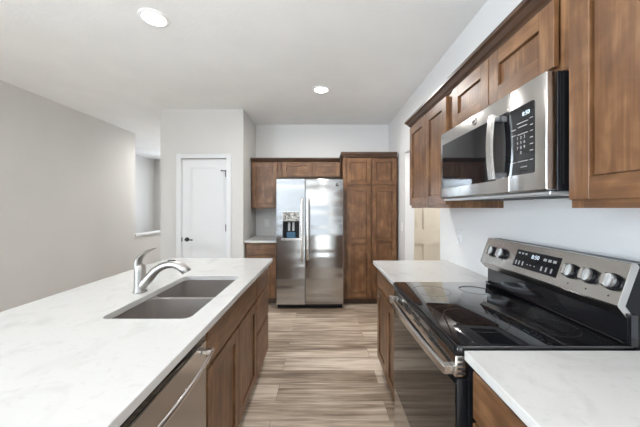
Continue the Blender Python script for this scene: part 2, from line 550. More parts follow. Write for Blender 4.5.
lx0, lx1 = DX0 + .013, DX1 - .013
d1 = slab_door('door_1', lx0, lx1, PY + .012, .012, 2.048, [(lx0 + .115, lx1 - .115, 1.03, 1.935), (lx0 + .115, lx1 - .115, .24, .845)], M['trim'])
b = nb()   # handle: black round rose with lever
hx, hz = -1.866, .937
cyl(b, (hx, PY + .012, hz), (0, -1, 0), .030, .010, bev=.002)
cyl(b, (hx, PY + .002, hz), (0, -1, 0), .012, .040)
tube(b, smooth_pts([(hx - .01, PY - .040, hz), (hx + .04, PY - .042, hz), (hx + .095, PY - .036, hz - .004)]), .0085, 10)
o = link('door_handle', b, M['matte'], d1, smooth=True); o['label'] = 'black lever handle'
for hz2 in (1.80, 1.05, .25):
    b = nb(); cyl(b, (lx1 + .004, PY - .002, hz2), (0, 0, 1), .0115, .095, 12); box(b, lx1 - .002, lx1 + .012, PY, PY + .008, hz2, hz2 + .095)
    o = link('hinge', b, M['matte'], d1); o['label'] = 'black hinge'
b = nb(); tube(b, [(lx1, PY - .01, 1.885), (lx1 - .05, PY - .03, 1.885)], .004, 8); cyl(b, (lx1 - .05, PY - .028, 1.885), (-1, -.3, 0), .008, .012, 12)
cyl(b, (lx1 + .004, PY - .006, 1.82), (0, 0, 1), .006, .07, 10)
link('door_stop', b, M['matte'], d1)
b = nb(); box(b, DX0 + .002, DX0 + .014, PY - .003, PY + .011, .91, .965); link('strike_plate', b, M['matte'], d1)
b = nb()   # casing and jamb
cw = .068
box(b, DX0 - cw + .008, DX0 + .006, PY - .018, PY - .0005, 0, DZ + cw - .01, .004)
box(b, DX1 - .006, DX1 + cw - .008, PY - .018, PY - .0005, 0, DZ + cw - .01, .004)
box(b, DX0 + .006, DX1 - .006, PY - .018, PY - .0005, DZ - .006, DZ + cw - .01, .004)
for x in (DX0, DX1 - .011): box(b, x + .0005, x + .0105, PY, PY + T, 0, DZ)
struct('trim_2', b, M['trim'])
# cream six panel door in the side hall
cx0, cx1 = 1.29, 2.05
pn = []
for (z0, z1) in ((.20, .80), (1.03, 1.55), (1.66, 1.92)):
    for (x0, x1) in ((cx0 + .115, cx0 + .115 + .20), (cx1 - .315, cx1 - .115)):
        pn.append((x0, x1, z0, z1))
d2 = slab_door('door_2', cx0, cx1, 4.262, .01, 2.04, pn, M['cream'], rec=.026)
b = nb(); cyl(b, (1.98, 4.262, .95), (0, -1, 0), .028, .01); cyl(b, (1.98, 4.252, .95), (0, -1, 0), .012, .03); cyl(b, (1.98, 4.222, .95), (0, -1, 0), .026, .03, bev=.008)
link('door_handle', b, M['matte'], d2, smooth=True)
b = nb()
box(b, cx0 - .065, cx0 - .012, 4.232, 4.2495, 0, 2.11, .003); box(b, cx1 + .012, cx1 + .07, 4.232, 4.2495, 0, 2.11, .003); box(b, cx0 - .012, cx1 + .012, 4.232, 4.2495, 2.05, 2.11, .003)
struct('trim_3', b, M['trim'])
# baseboards
def bb(name, x0, x1, y0, y1):
    b = nb(); box(b, x0, x1, y0, y1, 0, .09, .003); struct(name, b, M['trim'])
bb('baseboard_left', XL + .0005, XL + .0135, -3.59, 7.69)
bb('baseboard_pantry', PX0, DX0 - cw, PY - .0135, PY - .0005)
bb('baseboard_hall', PX0 - .0135, PX0 - .0005, PY, 7.69)
bb('baseboard_right', XR - .0135, XR - .0005, 3.57, 3.82)

# ---------------------------------------------------------------- recessed lamps
def recessed(x, y, label, power=1.0):
    t = thing('recessed_light', label, 'ceiling light', (x, y, ZC), 'round recessed ceiling lights')
    b = nb()
    seg = 40
    prof = [(.100, 0), (.100, -.004), (.092, -.009), (.078, -.009), (.074, -.004)]
    rings = [[b.verts.new((x + r * math.cos(2 * math.pi * k / seg), y + r * math.sin(2 * math.pi * k / seg), ZC - .0003 + z)) for k in range(seg)] for r, z in prof]
    for i in range(len(prof) - 1):
        for k in range(seg):
            b.faces.new((rings[i][k], rings[i][(k + 1) % seg], rings[i + 1][(k + 1) % seg], rings[i + 1][k]))
    bmesh.ops.recalc_face_normals(b, faces=b.faces[:])
    link('trim_ring', b, M['plastic'], t, smooth=True)
    b = nb(); cyl(b, (x, y, ZC - .001), (0, 0, -1), .0745, .004, 40); o = link('lens', b, M['lens'], t); o['label'] = 'glowing white lens'
    l = bpy.data.lights.new('lamp', 'AREA'); l.shape = 'DISK'; l.size = .15; l.energy = LAMP_W * power; l.color = LAMP_C; l.spread = math.radians(170)
    o = bpy.data.objects.new('lamp_light', l); COL.objects.link(o); o.parent = t; o.location = (0, 0, -.012)
    return t
recessed(-1.21, 1.951, 'large looking round recessed light in the ceiling above the island sink', .6)
recessed(-.01, 3.13, 'round recessed light in the ceiling in front of the refrigerator', 1.7)
for (x, y, k, label) in (  # unseen lamps; those over the near aisle and behind the camera are added fill
        (0.0, .45, .35, 'unseen recessed fill light added straight above the near end of the aisle'),
        (-1.21, -.9, .5, 'unseen recessed fill light added behind the near end of the island'),
        (-2.8, 5.6, 2.0, 'round recessed ceiling light in the passage behind the white pantry door wall'),
        (1.9, 3.3, 1.6, 'unseen round recessed ceiling light in the side hall with the cream door'),
        (0, -1.6, .5, 'unseen recessed fill light added in the room behind the kitchen aisle')):
    recessed(x, y, label, k)

# ---------------------------------------------------------------- cabinet kit
def fr(kind, f):
    """maps (u along the front, d out of it, z) to world boxes"""
    def put(bm, u0, u1, d0, d1, z0, z1, bev=0, mi=0):
        if kind == 'R': box(bm, f - d1, f - d0, u0, u1, z0, z1, bev, mi)
        elif kind == 'I': box(bm, f + d0, f + d1, u0, u1, z0, z1, bev, mi)
        else: box(bm, u0, u1, f - d1, f - d0, z0, z1, bev, mi)
    put.rail = M['woodx'] if kind == 'B' else M['woody']
    return put

def shaker(put, u0, u1, z0, z1, parent, name='door', st=.062, th=.020, mid=None, rl=None):
    rl = rl or st
    b = nb()
    put(b, u0, u0 + st, .001, th, z0, z1, .0015, 0); put(b, u1 - st, u1, .001, th, z0, z1, .0015, 0)
    put(b, u0 + st, u1 - st, .001, th - .0005, z0, z0 + rl, 0, 1); put(b, u0 + st, u1 - st, .001, th - .0005, z1 - rl, z1, 0, 1)
    if mid: put(b, u0 + st, u1 - st, .001, th - .0005, mid - rl / 2, mid + rl / 2, 0, 1)
    gr = .005
    put(b, u0 + st, u1 - st, .001, .0025, z0 + rl, z1 - rl, 0, 0)
    for (a, c) in (((z0 + rl, mid - rl / 2), (mid + rl / 2, z1 - rl)) if mid else ((z0 + rl, z1 - rl),)):
        put(b, u0 + st + gr, u1 - st - gr, .0025, th - .010, a + gr, c - gr, .001, 0)
    return link(name, b, [M['woodv'], put.rail], parent)

def slab_front(put, u0, u1, z0, z1, parent, name='drawer', th=.020):
    b = nb(); put(b, u0, u1, .001, th, z0, z1, .003, 0)
    return link(name, b, [put.rail], parent)

def carcass(put, u0, u1, depth, z0, z1, parent, rails=(), stiles=(), fw=.038, top=True):
    """box body with a separate face frame"""
    b = nb(); put(b, u0, u1, -depth, -.019, z0, z1, 0, 0); link('cabinet_body', b, M['woodv'], parent)
    b = nb()
    put(b, u0, u0 + fw, -.0188, 0, z0, z1, 0, 0); put(b, u1 - fw, u1, -.0188, 0, z0, z1, 0, 0)
    put(b, u0 + fw, u1 - fw, -.0188, 0, z0, z0 + fw, 0, 1); put(b, u0 + fw, u1 - fw, -.0188, 0, z1 - fw, z1, 0, 1)
    for z in rails: put(b, u0 + fw, u1 - fw, -.0188, 0, z - fw / 2, z + fw / 2, 0, 1)
    for u in stiles: put(b, u - fw / 2, u + fw / 2, -.0188, -.0002, z0 + fw, z1 - fw, 0, 0)
    link('face_frame', b, [M['woodv'], put.rail], parent)

def kick(put, u0, u1, parent, z1=.10, rec=.075, deep=.5):
    b = nb(); put(b, u0, u1, -deep, -rec, 0, z1, 0, 0); link('toe_kick', b, M['kick'], parent)

CZ, CB = .916, .886   # top and underside of the quartz

# ---- right wall: base run
RB = fr('R', .492)
g = 'base cabinets under the worktops'
t = thing('base_cabinet', 'brown base cabinet at the right, beyond the black range, nearest the hall opening', 'cabinet', (.8, 1.99, 0), g)
u0, u1 = 1.652, 2.325
carcass(RB, u0, u1, .595, .10, CB, t, rails=(.69,), stiles=(1.99,)); kick(RB, u0, u1, t)
slab_front(RB, u0 + .012, u1 - .012, .715, .868, t)
shaker(RB, u0 + .012, 1.986, .115, .700, t); shaker(RB, 1.992, u1 - .012, .115, .700, t)
t = thing('base_cabinet', 'brown base cabinet under the nearest right worktop, this side of the range', 'cabinet', (.8, .4, 0), g)
u0, u1 = -.25, .862
carcass(RB, u0, u1, .595, .10, CB, t, rails=(.69,), stiles=(.306,)); kick(RB, u0, u1, t)
for a, c in ((u0 + .012, .302), (.310, u1 - .012)):
    slab_front(RB, a, c, .715, .862, t); shaker(RB, a, c, .115, .700, t)
def worktop(label, x0, x1, y0, y1):
    b = nb(); box(b, x0, x1, y0, y1, CB + .0005, CZ, .0025, seg=2)
    return tag(link('worktop', b, M['quartz'], loc=((x0 + x1) / 2, (y0 + y1) / 2, CB)), label, 'worktop', 'white quartz worktops')
worktop('white quartz worktop piece beyond the range, running to the hall opening', .443, XR - .001, 1.646, 2.352)
worktop('white quartz worktop in the near right corner, this side of the range', .455, XR - .001, -.30, .868)

# ---- right wall: upper run
RU = fr('R', .770)
g = 'upper cabinets on the right wall'
UT = 2.108
t = thing('wall_cabinet', 'two door brown upper cabinet on the right wall beyond the microwave', 'cabinet', (.93, 1.98, 1.372), g)
carcass(RU, 1.625, 2.330, .319, 1.372, UT, t, stiles=(1.967,))
shaker(RU, 1.640, 1.968, 1.394, 2.050, t); shaker(RU, 1.975, 2.318, 1.394, 2.050, t)
t = thing('wall_cabinet', 'short two door upper cabinet directly above the microwave', 'cabinet', (.93, 1.24, 1.81), g)
carcass(RU, .8365, 1.6235, .319, 1.808, UT, t, stiles=(1.22,))
shaker(RU, .878, 1.217, 1.830, 2.050, t); shaker(RU, 1.224, 1.560, 1.830, 2.050, t)
t = thing('wall_cabinet', 'tall brown upper cabinet nearest the camera, cut off by the right picture edge', 'cabinet', (.93, .39, 1.372), g)
carcass(RU, -.07, .835, .319, 1.372, UT, t, stiles=(.39,))
shaker(RU, .394, .824, 1.397, 2.050, t); shaker(RU, -.06, .386, 1.397, 2.050, t)
prof = [(.0005, 2.058), (.006, 2.058), (.012, 2.070), (.022, 2.078), (.034, 2.099), (.046, 2.105), (.046, 2.122), (-.018, 2.122), (-.018, 2.1085), (.0005, 2.1085)]
b = nb(); sweep(b, [(.770, -.07), (.770, 2.330), (XR - .002, 2.330)], prof, side=1)
tag(link('crown_moulding', b, M['crown'], loc=(.770, 1.1, 2.06)), 'dark brown crown moulding along the tops of the right wall cabinets', 'moulding', 'crown mouldings')

# ---- back wall
g = 'cabinets on the back wall'
BU = fr('B', 4.125)
t = thing('wall_cabinet', 'single door upper cabinet left of the refrigerator, above the small worktop', 'cabinet', (-.87, 4.28, 1.37), g)
carcass(BU, -1.075, -.664, .32, 1.365, 2.09, t)
shaker(BU, -1.058, -.680, 1.385, 2.060, t)
t = thing('wall_cabinet', 'low wide two door cabinet directly above the refrigerator', 'cabinet', (-.18, 4.28, 1.82), g)
carcass(BU, -.662, .280, .32, 1.835, 2.09, t, stiles=(-.135,))
shaker(BU, -.600, -.146, 1.850, 2.060, t, st=.058); shaker(BU, -.124, .268, 1.850, 2.060, t, st=.058)
prof2 = [(.0005, 2.070), (.006, 2.070), (.012, 2.082), (.030, 2.112), (.040, 2.116), (.040, 2.130), (-.018, 2.130), (-.018, 2.0905), (.0005, 2.0905)]
b = nb(); sweep(b, [(-1.075, 4.125), (.2715, 4.125)], prof2, side=-1)
tag(link('crown_moulding', b, M['crownx'], loc=(-.4, 4.125, 2.07)), 'lower crown moulding over the cabinets above and left of the refrigerator', 'moulding', 'crown mouldings')

BP = fr('B', 3.835)
t = thing('pantry_cabinet', 'tall brown four door pantry cabinet right of the refrigerator', 'cabinet', (.68, 4.1, 0))
p0, p1 = .300, 1.066
carcass(BP, p0, p1, .61, .085, 2.125, t, rails=(1.683,), stiles=(.69,)); kick(BP, p0, p1, t, z1=.085, rec=.055)
for a, c in ((.345, .687), (.707, 1.045)):
    shaker(BP, a, c, .115, 1.668, t, mid=.905, st=.060); shaker(BP, a, c, 1.700, 2.072, t, st=.060)
prof3 = [(.0005, 2.088), (.006, 2.088), (.012, 2.098), (.024, 2.128), (.032, 2.132), (.032, 2.160), (-.018, 2.160), (-.018, 2.1255), (.0005, 2.1255)]
b = nb(); sweep(b, [(p0, 4.44), (p0, 3.835), (1.058, 3.835)], prof3, side=-1)
bmesh.ops.recalc_face_normals(b, faces=b.faces[:])
tag(link('crown_moulding', b, M['crownx'], loc=(.68, 3.8, 2.1)), 'crown moulding topping the tall pantry cabinet', 'moulding', 'crown mouldings')
# tall side panel between refrigerator and pantry cabinet is the cabinet's own side

BB = fr('B', 3.825)
t = thing('base_cabinet', 'brown base cabinet with one drawer left of the refrigerator', 'cabinet', (-.86, 4.1, 0), 'base cabinets under the worktops')
carcass(BB, -1.080, -.640, .62, .10, CB, t, rails=(.69,)); kick(BB, -1.08, -.64, t)
slab_front(BB, -1.066, -.654, .715, .868, t); shaker(BB, -1.066, -.654, .115, .700, t)
worktop('short white quartz worktop between pantry wall and refrigerator', -1.086, -.636, 3.785, YB - .001)

# ---------------------------------------------------------------- refrigerator
FX0, FX1, FY = -.617, .289, 3.67
t = thing('refrigerator', 'tall stainless steel side by side refrigerator with water dispenser', 'refrigerator', (-.16, 4.0, 0))
b = nb(); box(b, FX0 + .006, FX1 - .006, FY + .075, 4.40, .035, 1.745, .004); o = link('cabinet_body', b, M['matte'], t); o['label'] = 'dark grey sides'
b = nb(); box(b, FX0 + .01, FX1 - .01, FY + .03, FY + .30, .012, .060); o = link('kick_grille', b, M['black'], t); o['label'] = 'black grille at the floor'
for fx in (FX0 + .05, FX1 - .09):
    b = nb(); cyl(b, (fx + .02, FY + .09, 0), (0, 0, 1), .02, .02, 16); link('foot', b, M['black'], t)
FS = -.230
def fdoor(x0, x1, hole=None):
    b = nb()
    bulge = lambda x, z: 0
    y0, y1 = FY, FY + .070
    if hole is None:
        box(b, x0, x1, y0, y1, .065, 1.765, .008, seg=3)
    else:
        hx0, hx1, hz0, hz1 = hole
        box(b, x0, hx0, y0, y1, .065, 1.765); box(b, hx1, x1, y0, y1, .065, 1.765)
        box(b, hx0, hx1, y0, y1, .065, hz0); box(b, hx0, hx1, y0, y1, hz1, 1.765)
        bmesh.ops.remove_doubles(b, verts=b.verts[:], dist=1e-5)
    return link('door', b, M['steelx'], t, smooth=30)
hole = (-.540, -.300, .955, 1.325)
dl = fdoor(FX0, FS - .003, hole)
dr = fdoor(FS + .003, FX1)
for dd, hx in ((dl, -.270), (dr, -.192)):
    b = nb()
    pts = smooth_pts([(hx, FY - .006, 1.505), (hx, FY - .045, 1.485), (hx, FY - .058, 1.40), (hx, FY - .062, 1.08), (hx, FY - .058, .76), (hx, FY - .045, .68), (hx, FY - .006, .66)], 6)
    # flattened vertical bar, wide side to the front
    n = len(pts); seg = 12; rings = []
    for i, p in enumerate(pts):
        tt = (pts[min(i + 1, n - 1)] - pts[max(i - 1, 0)]).normalized()
        s = Vector((1, 0, 0)); w = tt.cross(s)
        rings.append([b.verts.new(p + s * .017 * math.cos(k * 2 * math.pi / seg) + w * .011 * math.sin(k * 2 * math.pi / seg)) for k in range(seg)])
    for i in range(n - 1):
        for k in range(seg): b.faces.new((rings[i][k], rings[i][(k + 1) % seg], rings[i + 1][(k + 1) % seg], rings[i + 1][k]))
    b.faces.new(rings[0][::-1]); b.faces.new(rings[-1])
    bmesh.ops.recalc_face_normals(b, faces=b.faces[:])
    o = link('handle', b, M['steel_h'], dd, smooth=True)
# dispenser
b = nb()
x0, x1, z0, z1 = hole
for a in ((x0 - .001, x0 + .008, z0 - .004, z1 + .004), (x1 - .008, x1 + .001, z0 - .004, z1 + .004), (x0 + .008, x1 - .008, z1 - .006, z1 + .004)):
    box(b, a[0], a[1], FY - .004, FY + .01, a[2], a[3], .002)
box(b, x0 - .012, x1 + .012, FY - .016, FY + .01, z0 - .022, z0 + .010, .004)
o = link('dispenser_frame', b, M['steel_h'], dl)
b = nb(); box(b, x0 + .009, x1 - .009, FY - .002, FY + .03, 1.195, z1 - .007); o = link('dispenser_panel', b, M['speckle'], dl); o['label'] = 'mottled control panel with small printed icons'
b = nb()
box(b, x0 + .009, x1 - .009, FY + .055, FY + .065, z0 + .01, 1.194)
box(b, x0 + .009, x0 + .015, FY + .0, FY + .055, z0 + .01, 1.194); box(b, x1 - .015, x1 - .009, FY + .0, FY + .055, z0 + .01, 1.194)
box(b, x0 + .015, x1 - .015, FY, FY + .055, 1.18, 1.194)
o = link('dispenser_recess', b, M['black'], dl)
b = nb(); box(b, x0 + .06, x1 - .06, FY + .004, FY + .053, z0 + .011, z0 + .09, .006); o = link('drip_tray', b, M['tank'], dl); o['label'] = 'blue grey tray in the recess'
b = nb(); box(b, x0 + .075, x0 + .105, FY + .030, FY + .05, 1.06, 1.178, .004); box(b, x1 - .105, x1 - .075, FY + .03, FY + .05, 1.06, 1.178, .004)
o = link('dispenser_paddle', b, M['grey'], dl)
def emblem(c, nrm, xd, r, parent, m1, m2):
    e = nb(); cyl(e, c, nrm, r, .003, 32, bev=.0008)
    k = link('emblem', e, m1, parent, smooth=True); k['label'] = 'round maker emblem'
    yd = Vector(nrm).cross(Vector(xd))
    p = Vector(c) + Vector(nrm).normalized() * .0035
    text('emblem_letters', 'GE', r * 1.05, p, xd, yd, m2, k)
    return k
emblem((.205, FY - .0005, 1.688), (0, -1, 0), (1, 0, 0), .020, dr, M['black'], M['steel_h'])

# ---------------------------------------------------------------- island
IX0, IX1, IY0, IY1 = -1.410, -.448, -.10, 2.462
sx0, sx1, sy0, sy1 = -.920, -.548, 1.118, 1.825
b = nb()
plate(b, [[(IX0, IY0), (IX1, IY0), (IX1, IY1), (IX0, IY1)], rrect(sx0, sx1, sy0, sy1, .035)], CB + .0005, CZ)
tag(link('island_worktop', b, M['quartz'], loc=(-.93, 1.2, CB), bevel=.0025), 'large white quartz island worktop with the sink cut into it', 'worktop', 'white quartz worktops')
t = thing('kitchen_sink', 'grey double bowl undermount sink set in the island worktop', 'sink', (-.73, 1.47, .69))
yd = 1.462
bw = [(sx0 - .004, sx1 + .004, sy0 - .004, yd - .014), (sx0 - .004, sx1 + .004, yd + .014, sy1 + .004)]
b = nb()
plate(b, [[(sx0 - .03, sy0 - .014), (sx1 + .026, sy0 - .014), (sx1 + .026, sy1 + .03), (sx0 - .03, sy1 + .03)]] + [rrect(*q, .045) for q in bw], CB - .012, CB)
link('rim', b, M['sink'], t)
for q in bw:
    b = nb(); rings = []
    for ins, z, r in ((0, CB - .001, .045), (.002, CB - .05, .045), (.006, .715, .045), (.012, .700, .045), (.026, .690, .045), (.13, .686, .02)):
        rings.append([b.verts.new((p[0], p[1], z)) for p in rrect(q[0] + ins, q[1] - ins, q[2] + ins * .9, q[3] - ins * .9, max(.01, r - ins * .2))])
    n = len(rings[0])
    for i in range(len(rings) - 1):
        for k in range(n): b.faces.new((rings[i][k], rings[i][(k + 1) % n], rings[i + 1][(k + 1) % n], rings[i + 1][k]))
    b.faces.new(rings[-1]); bmesh.ops.recalc_face_normals(b, faces=b.faces[:]); bmesh.ops.reverse_faces(b, faces=b.faces[:])
    o = link('bowl', b, M['sink'], t, smooth=50)
    b = nb(); cyl(b, ((q[0] + q[1]) / 2, (q[2] + q[3]) / 2, .686), (0, 0, 1), .042, .003, 32, bev=.001); cyl(b, ((q[0] + q[1]) / 2, (q[2] + q[3]) / 2, .689), (0, 0, 1), .02, .004, 24)
    k = link('drain', b, M['nickel'], t, smooth=True); k['label'] = 'metal drain'

t = thing('faucet', 'brushed nickel single lever pull out faucet behind the sink', 'faucet', (-.990, 1.475, CZ))
fx, fy = -.990, 1.475
b = nb(); cyl(b, (fx, fy, CZ + .0003), (0, 0, 1), .036, .008, 32, bev=.003); link('base_plate', b, M['nickel'], t, smooth=True)
b = nb()
tube(b, [(fx, fy, CZ + .006), (fx, fy, CZ + .02), (fx, fy, CZ + .06), (fx, fy, CZ + .115), (fx, fy, CZ + .135), (fx, fy, CZ + .147), (fx, fy, CZ + .152)], [.031, .029, .0285, .028, .027, .020, .009], 28)
link('body', b, M['nickel'], t, smooth=True)
b = nb()
ctrl = [(fx + .006, fy, CZ + .030), (fx + .042, fy, CZ + .068), (fx + .085, fy, CZ + .115), (fx + .130, fy, CZ + .142), (fx + .175, fy, CZ + .150), (fx + .205, fy, CZ + .144)]
tube(b, smooth_pts(ctrl, 6), interp([.026, .025, .0215, .0195, .020, .022], 6), 20)
link('spout', b, M['nickel'], t, smooth=True)
b = nb()
ctrl = [(fx + .200, fy, CZ + .1455), (fx + .222, fy, CZ + .138), (fx + .243, fy, CZ + .122), (fx + .252, fy, CZ + .106)]
tube(b, smooth_pts(ctrl, 5), interp([.0225, .0255, .0265, .024], 5), 20)
o = link('spray_head', b, M['nickel'], t, smooth=True)
b = nb(); box(b, fx + .150, fx + .192, fy - .006, fy + .006, CZ + .164, CZ + .1735, .003); o = link('spray_button', b, M['matte'], t); o['label'] = 'dark button on the spray head'
b = nb()
ctrl = [(fx - .012, fy, CZ + .135), (fx - .006, fy, CZ + .175), (fx + .022, fy, CZ + .210), (fx + .060, fy, CZ + .228), (fx + .085, fy, CZ + .238)]
rr = [(.024, .020), (.024, .015), (.021, .010), (.015, .006), (.008, .003)]
ra = interp([r[0] for r in rr], 6); rb = interp([r[1] for r in rr], 6)
tube(b, smooth_pts(ctrl, 6), [(p, q) for p, q in zip(ra, rb)], 16)
link('lever', b, M['nickel'], t, smooth=True)

IF = fr('I', -.500)
g = 'base cabinets of the island'
t = thing('island_cabinet', 'island sink base cabinet with false drawer panel over two doors', 'cabinet', (-.75, 1.57, 0), g)
# sink base built from panels so that the bowls hang inside it
u0, u1 = 1.136, 1.998
b = nb(); IF(b, u0, u0 + .016, -.58, -.019, .10, CB); IF(b, u1 - .016, u1, -.58, -.019, .10, CB); IF(b, u0 + .016, u1 - .016, -.58, -.019, .10, .118); IF(b, u0 + .016, u1 - .016, -.58, -.568, .118, CB)
link('cabinet_body', b, M['woodv'], t)
b = nb(); IF(b, u0, u0 + .038, -.0188, 0, .10, CB, 0, 0); IF(b, u1 - .038, u1, -.0188, 0, .10, CB, 0, 0)
for z in ((.10, .138), (.672, .71), (.848, CB)): IF(b, u0 + .038, u1 - .038, -.0188, 0, z[0], z[1], 0, 1)
IF(b, 1.548, 1.586, -.0188, -.0002, .138, .672, 0, 0)
link('face_frame', b, [M['woodv'], M['woody']], t); kick(IF, u0, u1, t)
slab_front(IF, u0 + .006, u1 - .006, .700, .868, t, 'false_drawer')
shaker(IF, u0 + .006, 1.563, .115, .686, t); shaker(IF, 1.569, u1 - .006, .115, .686, t)
t = thing('island_cabinet', 'island drawer cabinet with three slab drawers at the far end', 'cabinet', (-.75, 2.2, 0), g)
u0, u1 = 2.000, 2.432
carcass(IF, u0, u1, .58, .10, CB, t, rails=(.68, .42)); kick(IF, u0, u1 - .02, t)
for z0, z1 in ((.705, .868), (.435, .690), (.115, .420)): slab_front(IF, u0 + .006, u1 - .008, z0, z1, t)
t = thing('island_cabinet', 'island cabinet on the near side of the dishwasher', 'cabinet', (-.75, .2, 0), g)
carcass(IF, -.07, .520, .58, .10, CB, t, rails=(.69,)); kick(IF, -.07, .52, t)
slab_front(IF, -.06, .510, .705, .868, t); shaker(IF, -.06, .510, .115, .690, t)
b = nb(); box(b, -1.115, -1.0815, -.08, 2.44, 0, CB)
tag(link('island_back_panel', b, M['woodv'], loc=(-1.1, 1.2, 0)), 'brown panel closing the seating side of the island', 'panel')

# dishwasher
t = thing('dishwasher', 'stainless steel dishwasher with bowed bar handle built into the island', 'dishwasher', (-.78, .83, 0))
dy0, dy1 = .526, 1.131
b = nb(); box(b, -1.07, -.530, dy0, 1.100, .10, .872); link('tub', b, M['black'], t)
b = nb(); box(b, -1.0, -.575, dy0 + .01, dy1 - .01, 0, .10); link('toe_kick', b, M['black'], t)
b = nb(); box(b, -.529, -.483, dy0 + .003, dy1 + .001, .105, .822, .003, seg=2); dd = link('door', b, M['steel'], t); dd['label'] = 'stainless steel door'
b = nb(); box(b, -.529, -.486, dy0 + .003, dy1 + .001, .8235, .872, .002); o = link('control_strip', b, M['gloss'], t); o['label'] = 'black control strip along the top of the door'
b = nb()
ym = (dy0 + dy1) / 2; hz = .790
pts = []
for k in range(25):
    s = -1 + 2 * k / 24
    pts.append((-.448 + .022 * (1 - s * s), ym + s * .285, hz))
tube(b, pts, [(.011, .006)] * 25, 12, up=(0, 0, 1))
for s in (-1, 1):
    box(b, -.4825, -.447, ym + s * .272 - .012, ym + s * .272 + .012, hz - .009, hz + .009, .002)
link('handle', b, M['steel_h'], dd, smooth=40)

# ---------------------------------------------------------------- range
t = thing('electric_range', 'freestanding stainless and black electric range with glass cooktop', 'range', (.75, 1.26, 0))
ry0, ry1 = .876, 1.638
b = nb(); box(b, .475, 1.075, ry0 + .002, ry1 - .002, .04, .895, .003); box(b, 1.012, 1.075, ry0 + .002, ry1 - .002, .895, 1.016)
o = link('body', b, M['black'], t); o['label'] = 'black enamel side panels'
b = nb(); box(b, .50, 1.0, ry0 + .03, ry1 - .03, 0, .04); link('base', b, M['black'], t)
b = nb()
box(b, .435, 1.010, ry0, ry1, .8955, .926, .005, seg=2)
ct = link('cooktop', b, M['gloss'], t, smooth=40); ct['label'] = 'black glass cooktop'
b = nb(); box(b, .4295, .4345, ry0 + .004, ry1 - .004, .905, .922, .001); link('cooktop_edge_trim', b, M['black'], ct)
def ring(cx, cy, r, w=.0022):
    b = nb(); seg = 64
    A = [b.verts.new((cx + (r - w) * math.cos(2 * math.pi * k / seg), cy + (r - w) * math.sin(2 * math.pi * k / seg), .9263)) for k in range(seg)]
    B = [b.verts.new((cx + r * math.cos(2 * math.pi * k / seg), cy + r * math.sin(2 * math.pi * k / seg), .9263)) for k in range(seg)]
    for k in range(seg): b.faces.new((A[k], B[k], B[(k + 1) % seg], A[(k + 1) % seg]))
    bmesh.ops.recalc_face_normals(b, faces=b.faces[:])
    r_ = bmesh.ops.extrude_face_region(b, geom=b.faces[:])
    for v in r_['geom']:
        if isinstance(v, bmesh.types.BMVert): v.co.z -= .0002
    bmesh.ops.recalc_face_normals(b, faces=b.faces[:])
    o = link('burner_ring', b, M['ring'], ct); o['label'] = 'printed burner ring'
for a in ((.600, 1.110, .140), (.600, 1.110, .095), (.590, 1.460, .095), (.862, 1.020, .085), (.842, 1.275, .072), (.835, 1.480, .080)): ring(*a)
# stainless vent fascia under the cooktop edge
b = nb(); box(b, .432, .474, ry0 + .002, ry1 - .002, .822, .893, .003, seg=2)
vf = link('vent_fascia', b, M['steel'], t, smooth=40); vf['label'] = 'stainless strip with vent slots'
for base_y in (1.02, 1.20, 1.33, 1.46):
    for k in range(2):
        for j in range(3):
            b = nb(); box(b, .4310, .4325, base_y + k * .042, base_y + k * .042 + .034, .846 + j * .0135, .8545 + j * .0135); link('vent_slot', b, M['slot'], vf)
for j in range(4):
    b = nb(); box(b, .440, .464, ry0 + .0012, ry0 + .0025, .832 + j * .0150, .8385 + j * .0150); link('end_slot', b, M['slot'], vf)
# oven door
b = nb(); box(b, .438, .474, ry0 + .003, ry1 - .003, .300, .819, .004, seg=2)
od = link('oven_door', b, M['black'], t, smooth=40)
b = nb(); box(b, .4325, .4378, ry0 + .004, ry1 - .004, .302, .800, .0015); o = link('door_glass', b, M['oven'], od); o['label'] = 'dark mirror like oven glass'
b = nb()
ym = (ry0 + ry1) / 2
n = 33; pr = []
prof = [(-.006, -.012), (.006, -.014), (.006, .014), (-.006, .012)]
rings = []
for k in range(n):
    s = -1 + 2 * k / (n - 1)
    x = .407 - .014 * (1 - s * s); z = .836
    rings.append([b.verts.new((x + p[0], ym + s * .362, z + p[1])) for p in prof])
for k in range(n - 1):
    for j in range(4): b.faces.new((rings[k][j], rings[k][(j + 1) % 4], rings[k + 1][(j + 1) % 4], rings[k + 1][j]))
b.faces.new(rings[0]); b.faces.new(rings[-1])
bmesh.ops.recalc_face_normals(b, faces=b.faces[:])
for s in (-1, 1): box(b, .402, .4316, ym + s * .350 - .014, ym + s * .350 + .014, .823, .850, .002)
link('handle', b, M['steel_h'], od, smooth=30)
b = nb(); box(b, .436, .474, ry0 + .003, ry1 - .003, .055, .292, .004, seg=2); o = link('storage_drawer', b, M['steel'], t); o['label'] = 'stainless storage drawer'
# backguard
b = nb(); extrude_poly(b, [(1.0, .9262), (1.0, 1.022), (1.0115, 1.022), (1.0115, .9262)], 'Y', ry0 + .012, ry1 - .004)
o = link('riser', b, M['gloss'], t); o['label'] = 'glossy black riser behind the cooktop'
b = nb(); sweep(b, [(.990, ry0 + .001), (1.0115, ry0 + .001)], [(0, .9262), (0, 1.028), (-.010, 1.028), (-.010, .9262)], side=1)
box(b, .984, .9995, ry0 + .012, ry1 - .004, .9262, .934, .003)
link('riser_rim', b, M['gloss'], t)
BG = [(1.020, 1.192), (1.004, 1.192), (.9555, 1.056), (.9575, 1.049), (.9850, 1.016), (1.0095, 1.016), (.982, 1.053), (1.028, 1.181)]
b = nb(); extrude_poly(b, [(1.0295, 1.190), (.9838, 1.0535), (1.0115, 1.0165), (1.075, 1.0165), (1.075, 1.190)], 'Y', ry0 + .002, ry1 - .002)
link('control_housing', b, M['black'], t)
